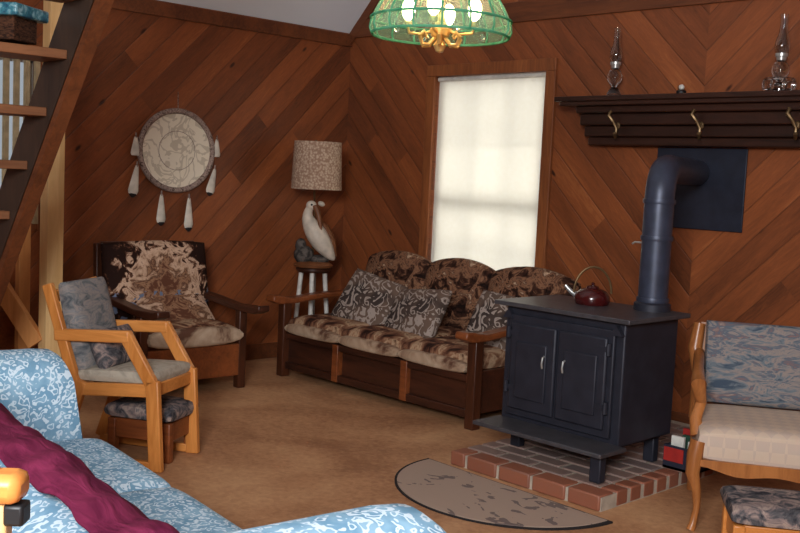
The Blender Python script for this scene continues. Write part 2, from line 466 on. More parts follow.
struct(MB().box((EX+.075, (BY+WY)/2, EZ/2), (.15, WY-BY, EZ)).build('wall_right', M['wall_other'], smooth=False))
mb = MB(); mb.box(((WX+EX)/2, BY-.075, EZ/2), (EX-WX+.3, .15, EZ)); mb.prism([(WX-.15, EZ), (EX+.15, EZ), (RX, RZ+.15)], 'y', BY-.15, BY)
struct(mb.build('wall_back', M['wall_other'], smooth=False))
mb = MB()
mb.prism([(WX-.15, EZ-.15+.0), (WX, EZ), (RX, RZ), (EX, EZ), (EX+.15, EZ-.15), (EX+.15, EZ+.1), (RX, RZ+.3), (WX-.15, EZ+.1)], 'y', BY-.15, WY+.15)
struct(mb.build('ceiling', M['ceiling'], smooth=False))
# trims
struct(MB().box((WX+.012, (BY+WY)/2, EZ-.06), (.024, WY-BY, .10)).build('trim_1', M['trim'], bevel=.003))
struct(MB().box(((WX+EX)/2, WY-.010, 2.68), (EX-WX-.05, .02, .14)).build('trim_2', M['trim'], bevel=.003))
mb = MB(); mb.prism([(WX, EZ-.11), (WX+.0, EZ-.005), (RX, RZ-.005), (RX, RZ-.11)], 'y', WY-.022, WY-.001)
struct(mb.build('trim_3', M['trim'], smooth=False))
struct(MB().box((WX+.009, (BY+WY)/2, .06), (.018, WY-BY, .12)).build('baseboard_left', M['trim'], bevel=.004))
struct(MB().box(((WX+EX)/2, WY-.009, .06), (EX-WX-.04, .018, .12)).build('baseboard_gable', M['trim'], bevel=.004))

# gable window: sash, panes, casing
win = struct(thing('window_1', '', '')); del win['label']; del win['category']; win.location = ((WL+WR_)/2, WY+.115, 0)
mb = MB(); X0, X1 = WL-win.location.x, WR_-win.location.x; mid = 1.33
for z in (WB+.03, mid, WT-.03): mb.box((0, .0, z), (X1-X0-.005, .045, .055))
for x in (X0+.028, X1-.028): mb.box((x, 0, (WB+WT)/2), (.05, .045, WT-WB-.004))
for k in (1, 2): mb.box((X0+(X1-X0)*k/3, 0, (WB+WT)/2), (.011, .02, WT-WB-.1))
for z in ((WB+mid)/2, (mid+WT)/2): mb.box((0, .01, z), (X1-X0-.1, .02, .009))
mb.build('window_sash', M['white'], win, smooth=False)
MB().box((0, .008, (WB+WT)/2), (X1-X0-.08, .004, WT-WB-.08)).build('window_pane', M['pane'], win, smooth=False)
mb = MB(); cw = .085
for x in (X0-cw/2+.0, X1+cw/2): mb.box((x, -.127, (WB+WT)/2+.0), (cw, .024, WT-WB+.0))
mb.box((0, -.127, WT+cw/2), (X1-X0+2*cw, .026, cw))
mb.build('window_casing', M['trimv'], win, bevel=.004)
MB().box((0, -.14, WB-.02), (X1-X0+.2, .09, .035)).build('window_sill', M['trim'], win, bevel=.004)
# roller shade hung inside the casing
sh = thing('window_shade', 'cream pull-down fabric shade glowing in the gable window', 'window shade', ((WL+WR_)/2, WY+.03, 0))
MB().box((0, 0, (WB+WT)/2+.0), (X1-X0-.012, .002, WT-WB-.02)).build('shade_cloth', M['roller'], sh, smooth=False)
MB().tube([(X0+.008, -.008, WT-.02), (X1-.008, -.008, WT-.02)], .017, 12).build('roller', M['white'], sh)

# left wall window with vertical slats, seen through the open stairs
w2 = struct(thing('window_2', '', '')); del w2['label']; del w2['category']; w2.location = (WX-.08, 2.47, 0)
mb = MB()
for z in (1.14, 2.14): mb.box((0, 0, z), (.045, .895, .04))
for y in (-.43, 0, .43): mb.box((0, y, 1.64), (.045, .04, 1.03))
mb.build('window_sash', M['white'], w2, smooth=False)
MB().box((-.01, 0, 1.64), (.004, .84, .98)).build('window_pane', M['pane'], w2, smooth=False)
mb = MB()
for y in (-.49, .49): mb.box((.092, y, 1.64), (.024, .08, 1.22))
for z in (1.07, 2.21): mb.box((.092, 0, z), (.024, .9, .08))
mb.build('window_casing', M['trimv'], w2, bevel=.004)
vb = thing('vertical_blind', 'cream vertical slat blind behind the open stair treads', 'blind', (WX+.045, 2.47, 0))
MB().box((.0, 0, 2.165), (.05, .98, .04)).build('headrail', M['white'], vb, bevel=.004)
for i in range(14):
    y = -.44+i*.067
    MB().box((0, y, 1.61), (.02, .036, 1.07), (0, 0, R(14))).build('slat', M['cream'], vb, smooth=False)

# ------------------------------------------------------------------ open loft stairs
st = thing('loft_staircase', 'steep open-tread wooden stairs with dark stringers at upper left', 'stairs', (-4.55, 1.6, 0))
YS = .42   # stringer offset from the centre line
def zx(x): return .964+(x+4.80)*1.276   # underside line z(x) at the far stringer
for yy in (.42, -.42):
    mb = MB(); dx = -4.55
    lo, hi = -5.83, -3.0
    a = [(lo, max(0, zx(lo))), (hi, zx(hi)), (hi, zx(hi)+.36), (lo-.0, zx(lo)+.36)]
    xl = -4.80-.964/1.276
    poly = [(xl-.047-dx, 0), (hi-dx, zx(hi)+.06), (hi-.20-dx, zx(hi)+.18), (xl-.33-dx, .0)]
    mb.prism(poly, 'y', yy-.02, yy+.02)
    mb.build('stringer', M['stairwood'], st, bevel=.003, smooth=False)
mb = MB(); mb.prism([(xl+4.55, 0), (hi+4.55, zx(hi)), (hi+4.55, zx(hi)+.075), (xl-.058+4.55, 0)], 'y', .40, .46); mb.build('lower_edge_board', M['trim'], st, smooth=False)
for k in range(1, 12):
    z = .2385*k+.037; x = -4.80+(z-.964)/1.276-.24
    MB().box((x+4.55, 0, z), (.24, .80, .04)).build('tread', M['tread'], st, bevel=.004)

# timber post and brace beyond the stairs
pf = thing('timber_post', 'pale square pine post with a diagonal brace below the stairs', 'post', (-5.66, 2.65, 0))
MB().box((0, 0, 1.325), (.10, .10, 2.65)).build('post', M['pine'], pf, bevel=.004)
mb = MB(); mb.beam((-.04, -.06, .42), (-.33, -.30, .95), .05, .10); mb.build('brace', M['pineh'], pf, bevel=.003)
tag(MB().box((-5.93, 2.60, .66), (.055, .07, 1.32)).build('stud', M['pineh'], bevel=.003), 'thin orange pine stud just left of the pale square post', 'post')

# low chest against the left wall
ch = thing('wooden_chest', 'low reddish wooden chest against the wall left of the post', 'chest', (-6.22, 2.24, 0))
MB().box((0, 0, .29), (.40, .74, .58)).build('body', M['redwood'], ch, bevel=.008)
MB().box((.01, 0, .60), (.45, .78, .04)).build('lid', M['redwood'], ch, bevel=.01)
MB().box((.21, 0, .44), (.02, .10, .03)).build('latch', M['oldbrass'], ch, bevel=.003)

# box with teal lid on a stair tread
zt = .2385*8+.037+.021; xt = -4.80+(.2385*8+.037-.964)/1.276-.24
bx = thing('patterned_box', 'dark wicker box with overhanging teal blue patterned lid on a stair tread', 'box', (xt-.0, 1.80, zt), R(35))
MB().box((0, 0, .07), (.15, .18, .11)).build('body', M['wicker'], bx, bevel=.006)
MB().box((0, 0, .135), (.22, .25, .05)).build('lid', M['teal'], bx, bevel=.008)
MB().tube([(-.05, 0, .158), (-.03, 0, .175), (.03, 0, .175), (.05, 0, .158)], .006, 8).build('handle', M['oldbrass'], bx)

# ------------------------------------------------------------------ dream catcher on the left wall
dc = thing('dream_catcher', 'round dream catcher of pale hide in a wrapped hoop hung with feathers', 'wall hanging', (WX+.02, 3.96, 1.605))
N = 48
ring = [(0.012, .30*math.cos(2*PI*i/N), .285*math.sin(2*PI*i/N)) for i in range(N)]
hp = MB().tube(ring, .020, 10, close=True).build('hoop', M['wrap'], dc)
mb = MB()
cen = mb.bm.verts.new((.014, 0, 0)); rg = [mb.bm.verts.new((.008, .285*math.cos(2*PI*i/N), .27*math.sin(2*PI*i/N))) for i in range(N)]
rb = [mb.bm.verts.new((-.002, .285*math.cos(2*PI*i/N), .27*math.sin(2*PI*i/N))) for i in range(N)]
for i in range(N):
    mb.bm.faces.new((cen, rg[i], rg[(i+1) % N])); mb.bm.faces.new((rg[i], rb[i], rb[(i+1) % N], rg[(i+1) % N]))
mb.bm.faces.new(rb[::-1])
mb.build('hide_disc', M['hide'], dc)
mb = MB(); mb.tube([(.014, .15*math.cos(2*PI*i/30), .14*math.sin(2*PI*i/30)) for i in range(30)], .002, 5, close=True); mb.build('inner_ring', M['wrap'], dc)
MB().tube([(.012, 0, .29), (.006, .0, .42)], .004, 6).build('hanging_cord', M['wrap'], dc)
def feather(y, z, L, wd, lean=0, tip=True):
    wd *= 1.25
    mb = MB(); pts = []; n = 8
    mb.tube([(.016, y+lean*i/n, z-L*i/n) for i in range(n+1)], [wd*(.28+.82*(i/n)**.8)*(1 if i < n else .75) for i in range(n+1)], 8, flat=(.35, 1, 1))
    fo = mb.build('feather', M['feather'], dc)
    MB().tube([(.016, y, z+.03), (.016, y, z-.01)], .006, 6).build('feather_cord', M['wrap'], fo)
    if tip: MB().tube([(.017, y+lean*.93, z-L*.93), (.017, y+lean*1.02, z-L*1.02), (.017, y+lean*1.15, z-L*1.12)], [wd*.75, wd*.8, wd*.2], 8, flat=(.35, 1, 1)).build('feather_tip', M['fdark'], fo)
feather(-.335, .08, .13, .03, 0, False); feather(-.32, -.12, .20, .032, -.03)
feather(.335, .10, .13, .026, 0, False); feather(.325, -.12, .18, .030, -.04)
feather(-.12, -.32, .20, .030, 0); feather(.11, -.34, .22, .030, 0)

# ------------------------------------------------------------------ brown show-wood armchair against the left wall
ac = thing('wooden_armchair', 'dark wood armchair with wild animal print cushions below the dream catcher', 'armchair', (-5.68, 3.66, 0), R(-2))
W2 = .40; D = .70
for sy_ in (1, -1):
    MB().box((-.03, sy_*(W2-.03), .28), (.06, .06, .56)).build('leg', M['darkwoodz'], ac, bevel=.006)
    mb = MB(); mb.beam((-D+.06, sy_*(W2-.03), 0), (-D+.02, sy_*(W2-.03), .95), .055, .05, (0, 1, 0)); mb.build('leg', M['darkwoodz'], ac, bevel=.006)
    mb = MB()
    pts = [(-D+.03, .62), (-.35, .60), (-.08, .575), (.17, .585), (.24, .60), (.245, .56), (.17, .535), (-.08, .535), (-.35, .56), (-D+.03, .58)]
    mb.prism(pts, 'y', sy_*(W2-.03)-.045, sy_*(W2-.03)+.045); mb.build('armrest', M['darkwood'], ac, bevel=.008)
    MB().box((-.35, sy_*(W2-.03), .24), (D-.12, .03, .22)).build('side_panel', M['darkwood'], ac, bevel=.004)
MB().box((-.02, 0, .20), (.035, .70, .22)).build('front_panel', M['redwood'], ac, bevel=.006)
mb = MB(); mb.box((-D+.03, 0, .93), (.035, .72, .06)); 
for y in (-.2, -.07, .07, .2): mb.box((-D+.04, y, .63), (.02, .05, .58))
mb.build('back_frame', M['darkwoodz'], ac, bevel=.006)
MB().cushion((-.33, 0, .385), (.66, .70, .16), n=14).build('seat_cushion', M['camoseat'], ac)
MB().cushion((-.012, 0, .375), (.10, .70, .13), n=10).build('front_roll', M['creamroll'], ac)
MB().cushion((0, 0, 0), (.78, .54, .22), (R(80), 0, R(90)), n=14, arch=.02, q=.5).build('back_cushion', M['animal'], ac, ).location = (-D+.16, 0, .685)
mb = MB(); mb.cushion((0, 0, 0), (.52, .50, .10), (R(38), 0, R(90)), n=12); mb.build('throw', M['animal'], ac).location = (-.36, .05, .50)

# ------------------------------------------------------------------ pelican lamp on a white stool in the corner
tb = thing('plant_stool', 'small round stool on white legs in the corner behind the sofa', 'stool', (-6.13, 5.00, 0))
MB().lathe([(0, .725), (.12, .725), (.135, .74), (.135, .755), (.12, .765), (0, .765)], n=28).build('top', M['darkwood'], tb)
for k in range(4):
    a = PI/4+k*PI/2+R(2); 
    MB().tube([(.09*math.cos(a), .09*math.sin(a), .73), (.15*math.cos(a), .15*math.sin(a), 0)], [.019, .015], 10).build('leg', M['white'], tb)
mb = MB(); mb.tube([(.13*math.cos(a), .13*math.sin(a), .25) for a in [2*PI*i/24 for i in range(24)]], .008, 6, close=True); mb.build('ring_stretcher', M['white'], tb)
lp = thing('pelican_lamp', 'table lamp with a white pelican figure under a beige woven drum shade', 'lamp', (-6.13, 5.00, .765), R(46))
# local x runs to picture right
MB().lathe([(0, 0), (.15, 0), (.155, .015), (.12, .04), (0, .045)], n=24).build('base', M['bill'], lp)
MB().tube([(-.01, .06, .03), (-.015, .07, .30), (-.015, .05, .52), (-.015, 0, .60), (-.015, 0, .98)], .008, 8).build('pole', M['oldbrass'], lp)
mb = MB(); mb.ball((-.075, -.02, .09), (.16, .15, .15), 12); mb.ball((-.10, -.03, .16), (.09, .09, .12), 10); mb.ball((.04, -.01, .06), (.18, .12, .07), 10)
mb.build('rock', M['pelgrey'], lp)
body = MB().tube([(.165, -.02, .055), (.13, -.03, .10), (.075, -.035, .17), (.02, -.035, .25), (-.03, -.03, .32), (-.06, -.03, .38), (-.055, -.03, .43), (-.035, -.03, .47)],
                 [.012, .045, .075, .085, .068, .046, .034, .030], 16).build('pelican_body', M['pelican'], lp, subsurf=1)
mb = MB(); mb.ball((-.03, -.035, .475), (.085, .07, .075), 14); mb.build('pelican_head', M['pelican'], lp)
mb = MB(); mb.tube([(.0, -.05, .475), (.025, -.065, .42), (.045, -.075, .34), (.06, -.08, .27)], [.024, .022, .016, .006], 10); mb.build('pelican_bill', M['bill'], lp)
mb = MB(); mb.ball((-.025, -.068, .482), (.018, .012, .018), 8); mb.build('pelican_eye', M['black'], lp)
mb = MB(); mb.ball((.045, -.01, .49), (.06, .05, .04), 10, (0, R(20), 0)); mb.build('wing_tip', M['pelican'], lp)
mb = MB(); mb.tube([(.02, .02, .36), (.07, .025, .30), (.12, .03, .2), (.17, .01, .08)], [.02, .045, .05, .01], 10); mb.build('wing', M['bill'], lp)
mb = MB(); mb.lathe([(.192, .60), (.196, .60), (.182, .965), (.178, .965)], n=40, close=True); mb.build('lamp_shade', M['shade'], lp)
mb = MB(); mb.tube([(-.18, 0, .955), (.18, 0, .955)], .003, 6); mb.tube([(0, -.18, .955), (0, .18, .955)], .003, 6); mb.build('shade_ring', M['oldbrass'], lp)

# ------------------------------------------------------------------ brown three seat sofa under the window
SX0, SX1, SY0 = -5.90, -3.96, 4.50
sf = thing('wood_frame_sofa', 'dark wood framed three seat sofa with brown scenic cushions under the window', 'sofa', ((SX0+SX1)/2, SY0, 0), R(0))
HL = (SX1-SX0)/2; SD = .98
for sx in (-1, 1):
    xx = sx*(HL-.035)
    MB().box((xx, .035, .29), (.07, .07, .58)).build('leg', M['darkwoodz'], sf, bevel=.006)
    mb = MB(); mb.beam((xx, SD-.08, 0), (xx, SD-.03, .80), .06, .06); mb.build('leg', M['darkwoodz'], sf, bevel=.006)
    mb = MB(); mb.prism([(SD-.04, .61), (.35, .60), (.08, .575), (-.05, .60), (-.10, .60), (-.11, .56), (-.04, .535), (.10, .535), (.35, .56), (SD-.04, .57)], 'x', xx-.05, xx+.05)
    mb.build('armrest', M['redwood'], sf, bevel=.01)
    MB().box((xx, SD/2, .22), (.03, SD-.14, .26)).build('side_panel', M['darkwood'], sf, bevel=.004)
mb = MB(); mb.box((0, .05, .30), (2*HL-.14, .05, .045)); mb.box((0, .05, .085), (2*HL-.14, .05, .05))
mb.build('front_rail', M['darkwood'], sf, bevel=.005)
for k in (-.34, .34): MB().box((k*1.0, .045, .19), (.06, .055, .26)).build('stile', M['redwood'], sf, bevel=.005)
for k in (-.66, 0, .66): MB().box((k, .065, .19), (.60, .02, .18)).build('front_panel', M['darkwood'], sf, bevel=.004)
mb = MB(); mb.box((0, SD-.05, .78), (2*HL-.13, .035, .07)); mb.box((0, SD-.08, .30), (2*HL-.13, .035, .06))
for i in range(13): mb.box((-HL+.15+i*(2*HL-.3)/12, SD-.065, .54), (.035, .018, .44))
mb.build('back_frame', M['darkwoodz'], sf, bevel=.004)
cwd = (2*HL-.15)/3
for k in (-1, 0, 1):
    MB().cushion((0, 0, 0), (cwd*1.0, .80, .14), n=14, q=.25, p=5).build('seat_cushion', M['camoseat'], sf).location = (k*cwd, .44, .39)
    MB().cushion((0, 0, 0), (cwd*.98, .09, .085), n=10, q=.3).build('front_roll', M['creamroll'], sf).location = (k*cwd, .045, .362)
    bcx, bcw = {-1: (-5.50, .68), 0: (-4.87, .64), 1: (-4.22, .72)}[k]
    MB().cushion((0, 0, 0), (bcw, .46, .20), (R(78), 0, 0), n=14, arch=.07).build('back_cushion', M['camo'], sf).location = (bcx-(SX0+SX1)/2, .80, .64)
def pillow(px, py, pz, rot, label, w=.44, h_=.40):
    o = MB().cushion((0, 0, 0), (w, h_, .15), n=14, q=.45, p=2.6).build('throw_pillow', M['swirl'])
    o.location = (px, py, pz); o.rotation_euler = rot; tag(o, label, 'pillow', 'swirl patterned pillows on the brown sofa')
pillow(-5.39, 4.92, .575, (R(60), R(10), R(4)), 'charcoal pillow with white swirls, leftmost on the brown sofa', .50, .42)
pillow(-4.86, 4.88, .56, (R(58), R(-6), R(-3)), 'charcoal pillow with white swirls in the middle of the brown sofa', .50, .38)
pillow(-4.20, 4.97, .58, (R(64), R(4), R(2)), 'charcoal swirl pillow on the brown sofa, partly hidden by the stove', .42, .40)

# ------------------------------------------------------------------ mantel shelf with hooks
ML, MR = -4.02, -1.45
mt = thing('mantel_shelf', 'dark wooden mantel shelf with brass hooks above the stove pipe', 'shelf', ((ML+MR)/2, WY, 0))
hl = (MR-ML)/2
mb = MB(); mb.box((0, -.125, 2.043), (2*hl+.27, .25, .032)); mb.box((0, -.118, 2.014), (2*hl+.20, .236, .028)); mb.build('shelf_board', M['mantel'], mt, bevel=.005)
mb = MB()
for (z0, z1, d_, e) in ((1.955, 2.002, .19, .0), (1.88, 1.955, .16, -.015), (1.81, 1.88, .125, -.03), (1.755, 1.81, .10, -.045)):
    mb.box((0, -d_/2, (z0+z1)/2), (2*(hl+e), d_, z1-z0-.002))
mb.build('corbel_moulding', M['mantel'], mt, bevel=.008)
for x in (-3.71, -3.13, -2.55, -1.97):
    xx = x-(ML+MR)/2+.0
    mb = MB(); mb.tube([(xx-.03, -.20, 1.965), (xx-.035, -.215, 1.935), (xx-.01, -.20, 1.90), (xx, -.175, 1.86), (xx+.005, -.18, 1.82), (xx+.02, -.21, 1.80), (xx+.03, -.235, 1.825)], [.010, .013, .010, .010, .010, .009, .012], 8)
    mb.ball((xx, -.16, 1.875), (.035, .02, .05), 8)
    mb.build('hook', M['oldbrass'], mt)

def oil_lamp(loc, label, base=True, sc=1):
    t = thing('oil_lamp', label, 'oil lamp', loc, 0, 'glass oil lamps on the mantel shelf')
    t.scale = (1.15, 1.15, 1.3)
    rb = .065 if base else .04
    MB().lathe([(0, 0), (rb, 0), (rb, .012), (.03, .03), (.015, .045), (.02, .055), (.038, .075), (.042, .10), (.03, .125), (.014, .135), (0, .135)], n=20).build('font', M['glass'], t)
    MB().lathe([(0, .135), (.022, .136), (.024, .15), (.03, .152), (.03, .165), (0, .167)], n=18).build('burner', M['silver'], t)
    MB().lathe([(.026, .166), (.036, .19), (.034, .215), (.020, .25), (.016, .30), (.019, .33), (.017, .33), (.014, .30), (.018, .25), (.032, .215), (.034, .19), (.024, .166)], n=20, close=True).build('chimney', M['glass'], t)
    if base:
        mb = MB()
        for k in range(8): mb.ball((.072*math.cos(k*PI/4), .072*math.sin(k*PI/4), .03), (.022, .022, .05), 8)
        mb.tube([(.07*math.cos(a), .07*math.sin(a), .055) for a in [2*PI*i/20 for i in range(20)]], .006, 6, close=True)
        mb.build('gallery', M['glass'], t)
    return t
oil_lamp((-3.77, WY-.14, 2.06), 'slim clear glass oil lamp at the left end of the mantel', False)
oil_lamp((-2.69, WY-.12, 2.06), 'tall glass oil lamp with wide beaded base near right end of mantel')
kn = thing('glass_ornament', 'tiny white topped dark ornament between the two oil lamps', 'ornament', (-3.29, WY-.14, 2.06))
MB().lathe([(0, 0), (.028, 0), (.03, .02), (.02, .03), (0, .032)], n=16).build('base', M['black'], kn)
MB().ball((0, 0, .045), (.034, .034, .034), 12).build('ball', M['white'], kn)

# ------------------------------------------------------------------ hearth, stove, pipe
he = thing('brick_hearth', 'low raised brick hearth pad under the wood stove', 'hearth', (-3.1, 3.88, 0))
HX0, HX1, HY1 = -.46, .50, 1.70
MB().box(((HX0+HX1)/2, HY1/2, .033), (HX1-HX0-.01, HY1-.01, .066)).build('mortar_bed', M['mortar'], he)
mb = MB(); bl, bw = .215, .115
rows = int(HY1/bw)
for j in range(rows):
    off = 0 if j % 2 else bl/2
    x = HX0-(bl-off if off else 0)
    while x < HX1-.01:
        a = max(x, HX0)+.011; b = min(x+bl, HX1-.1)-.011
        if b-a > .02 and j > 0: mb.box(((a+b)/2, (j+.5)*bw, .038), (b-a, bw-.024, .072))
        x += bl
mb.build('bricks', M['brick'], he, bevel=.004)
mb = MB(); x = HX0-.1
while x < HX1-.01:
    a = max(x, HX0)+.01; b = min(x+bl, HX1)-.01
    if b-a > .02: mb.box(((a+b)/2, bw/2-.006, .038), (b-a, bw-.0, .074))
    x += bl
for j in range(1, rows):
    mb.box((HX1-.05, (j+.5)*bw, .038), (.094, bw-.022, .074))
mb.build('edge_bricks', M['brickedge'], he, bevel=.008)

HZ = .075
sv = thing('wood_stove', 'black cast iron wood stove with two front doors on the brick hearth', 'stove', (-3.11, 4.19, HZ))
BX0, BX1, BD = -.375, .375, .48; z0, z1 = .15, .765
MB().box((0, BD/2, (z0+z1)/2), (BX1-BX0, BD, z1-z0)).build('body', M['stove'], sv, bevel=.008)
MB().box((0, BD/2-.01, z1+.012), (BX1-BX0+.10, BD+.08, .024)).build('top_plate', M['stoveplate'], sv, bevel=.004)
MB().box((0.02, -.11, z0+.0), (BX1-BX0+.06, .22, .022)).build('ash_shelf', M['stoveplate'], sv, bevel=.004)
MB().box((0, BD/2, z0-.012), (BX1-BX0-.08, BD-.06, .02)).build('bottom_plate', M['stove'], sv, bevel=.004)
for sx in (-1, 1):
    for yy in (-.14 if sx > 0 else .06, BD-.06):
        MB().box((sx*(.36 if yy < 0 else .30), yy, z0/2-.008), (.062, .05, z0-.018)).build('leg', M['stove'], sv, bevel=.006)
mb = MB(); mb.box((0, -.012, .455), (.66, .024, .54)); mb.build('door_frame', M['stove'], sv, bevel=.006)
for sx in (-1, 1):
    d_ = MB().box((sx*.155, -.034, .455), (.295, .022, .46)).build('door', M['stove'], sv, bevel=.010)
    mb = MB(); mb.box((sx*.155, -.050, .44), (.20, .012, .30)); mb.build('raised_panel', M['stove'], d_, bevel=.008)
    mb = MB(); mb.tube([(sx*.065, -.045, .54), (sx*.065, -.068, .53), (sx*.065, -.074, .50), (sx*.065, -.068, .475)], .0055, 8); mb.build('handle', M['silver'], d_)
    for zz in (.34, .63):
        mb = MB(); mb.tube([(sx*.315, -.045, zz-.03), (sx*.315, -.045, zz+.03)], .012, 8); mb.box((sx*.28, -.044, zz), (.07, .01, .025)); mb.build('hinge', M['stove'], d_)
    mb = MB(); mb.prism([(sx*.34-.035, .70), (sx*.34+.035, .70), (sx*.34, .75)], 'y', -.03, 0); mb.build('corner_boss', M['stove'], sv)
MB().lathe([(0, 0), (.095, 0), (.095, .035), (.082, .045), (.0, .045)], (.25, .42, z1+.024), 24).build('flue_collar', M['stove'], sv)

pp = thing('stove_pipe', 'black elbow stove pipe rising from the stove into the wall', 'stove pipe', (-2.86, 4.61, HZ+z1+.070))
pz = pp.location.z
zb = 1.62-pz; pts = [(0, 0, 0), (0, 0, .2), (0, 0, .4), (0, 0, zb-.17)]
tx, ty = -3.22-(-2.86), WY-4.61; L = math.hypot(tx, ty); ux, uy = tx/L, ty/L
for k in range(1, 9):
    a = PI/2*k/8; pts.append((ux*.15*(1-math.cos(a)), uy*.15*(1-math.cos(a)), zb-.17+.15*math.sin(a)))
pts.append((tx*.985, ty*.985, zb-.02))
MB().tube(pts, .076, 24).build('pipe', M['pipe'], pp)
for z in (.01, .33, zb-.19): MB().lathe([(.074, -.012), (.082, -.012), (.084, 0), (.082, .012), (.074, .012)], (0, 0, z), 24, close=True).build('joint_band', M['pipe'], pp)
MB().tube([(-.09, -.0, .30), (-.13, -.0, .30), (-.145, 0, .29)], .005, 6).build('damper_handle', M['silver'], pp)
wp = tag(MB().box((-3.20, WY-.014, 1.505), (.60, .012, .49)).build('wall_plate', M['plate'], bevel=.004), 'square dark metal plate on the wall behind the stove pipe elbow', 'metal plate')

kt = thing('kettle', 'dark red kettle with a looped handle standing on the stove top', 'kettle', (-3.16, 4.50, HZ+z1+.0245), R(0))
MB().lathe([(0, 0), (.085, 0), (.095, .02), (.092, .05), (.07, .075), (.035, .088), (0, .09)], n=28).build('body', M['kettle'], kt)
MB().lathe([(0, .088), (.035, .087), (.03, .098), (.008, .103), (.010, .115), (0, .118)], n=16).build('lid', M['kettle'], kt)
MB().tube([(-.075, -.02, .035), (-.115, -.04, .06), (-.14, -.055, .09)], [.020, .013, .009], 10).build('spout', M['silver'], kt)
mb = MB(); mb.tube([(.10*math.cos(a)*.707, .10*math.cos(a)*.707, .06+.14*math.sin(a)) for a in [PI*i/14 for i in range(15)]], .006, 8); mb.build('handle', M['oldbrass'], kt)

# box of papers beside the stove
bo = thing('kindling_box', 'dark box of red and white packets on the hearth beside stove', 'box', (-2.62, 4.66, .0745))
mb = MB(); mb.box((0, 0, .006), (.18, .18, .012))
for sx in (-1, 1): mb.box((sx*.084, 0, .06), (.012, .18, .12))
for sy_ in (-1, 1): mb.box((0, sy_*.084, .06), (.156, .012, .12))
mb.build('box_body', M['navy'], bo)
MB().box((-.03, -.0925, .075), (.11, .005, .07)).build('front_label', M['red'], bo, smooth=False)
for (x, y, h_, mm, lab) in ((-.03, -.055, .155, 'white', 'white packet at the front left of the dark box'), (.045, -.02, .13, 'white', 'white packet standing at the right side of the dark box'), (-.01, .02, .15, 'green', 'dull green packet in the middle of the dark box'), (-.03, .055, .175, 'red', 'red packet at the back of the dark box')):
    o = MB().box((0, 0, h_/2), (.07, .02, h_)).build('packet', M[mm], bevel=.002)
    o.location = (bo.location.x+x, bo.location.y+y, bo.location.z+.0125)
    tag(o, lab, 'packet', 'packets in the dark box')

# hearth rug: half oval with a black binding
rug = thing('hearth_rug', 'half-oval taupe hearth rug with black binding in front of the bricks', 'rug', (-3.08, 3.82, 0), R(-2))
def half(rx, ry, z0_, z1_, y0):
    pl = [(rx*math.cos(PI+PI*i/40), y0+ry*math.sin(PI+PI*i/40)) for i in range(41)]
    return MB().prism(pl, 'z', z0_, z1_)
half(.60, .56, .0, .008, 0).build('binding', M['rugedge'], rug, smooth=False)
half(.578, .54, .002, .011, -.012).build('pile', M['rug'], rug, smooth=False)

# ------------------------------------------------------------------ light oak armchair
oc = thing('oak_armchair', 'light oak open armchair with grey cushions and angled arms beside the post', 'armchair', (-4.39, 2.73, 0), R(30))
OW = .19; OD = .58
for sy_ in (1, -1):
    y = sy_*OW
    mb = MB(); mb.beam((0, y, 0), (-.03, y, .45), .07, .035, (0, 1, 0)); mb.beam((-.035, y, .43), (-.19, y, .67), .065, .035, (0, 1, 0)); mb.build('leg', M['oakz'], oc, bevel=.006)
    mb = MB(); mb.beam((-OD+.03, y, .03), (-OD+.16, y, .41), .06, .035, (0, 1, 0)); mb.beam((-OD+.12, y, .39), (-OD-.05, y, .88), .055, .035, (0, 1, 0)); mb.build('leg', M['oakz'], oc, bevel=.006)
    mb = MB(); mb.beam((-.16, y, .655), (-OD+.0, y, .63), .06, .04, (0, 1, 0)); mb.build('armrest', M['oak'], oc, bevel=.008)
    mb = MB(); mb.beam((-.03, y, .025), (-OD+.03, y, .025), .045, .035, (0, 1, 0)); mb.build('sled_rail', M['oak'], oc, bevel=.006)
    mb = MB(); mb.beam((-.045, y, .40), (-OD+.13, y, .37), .065, .03, (0, 1, 0)); mb.build('seat_rail', M['oak'], oc, bevel=.005)
MB().box((-.03, 0, .40), (.03, 2*OW-.03, .065)).build('front_rail', M['oak'], oc, bevel=.006)
MB().box((-OD-.03, 0, .82), (.03, 2*OW-.03, .06)).build('back_rail', M['oak'], oc, bevel=.006)
MB().cushion((-.24, 0, .448), (.44, .37, .075), (0, R(-3), 0), n=12, q=.22, p=5).build('seat_cushion', M['oakseat'], oc)
MB().cushion((0, 0, 0), (.35, .46, .11), (R(74), 0, R(90)), n=12, q=.3, p=4).build('back_cushion', M['floral'], oc).location = (-OD+.08, 0, .67)
MB().cushion((0, 0, 0), (.33, .20, .12), (R(66), 0, R(90)), n=12).build('lumbar_pillow', M['floraldark'], oc).location = (-OD+.22, 0, .56)

# footstool under/behind it
def footstool(loc, rz, lx, ly, h_, label, matw, mtop):
    t = thing('footstool', label, 'footstool', loc, rz)
    for sx in (-1, 1):
        for sy_ in (-1, 1): MB().box((sx*(lx/2-.025), sy_*(ly/2-.025), (h_-.05)/2), (.045, .045, h_-.05)).build('leg', matw, t, bevel=.006)
    mb = MB(); mb.box((0, -ly/2+.025, h_-.10), (lx-.06, .02, .10)); mb.box((0, ly/2-.025, h_-.10), (lx-.06, .02, .10)); mb.box((-lx/2+.025, 0, h_-.10), (.02, ly-.06, .10)); mb.box((lx/2-.025, 0, h_-.10), (.02, ly-.06, .10))
    mb.build('apron', matw, t, bevel=.004)
    MB().cushion((0, 0, h_-.01), (lx+.02, ly+.02, .085), n=12, q=.25, p=5).build('cushion', mtop, t)
    return t
footstool((-4.59, 2.71, 0), R(30), .36, .28, .255, 'small footstool with grey tapestry top tucked by the oak armchair', M['redwood'], M['floraldark'])

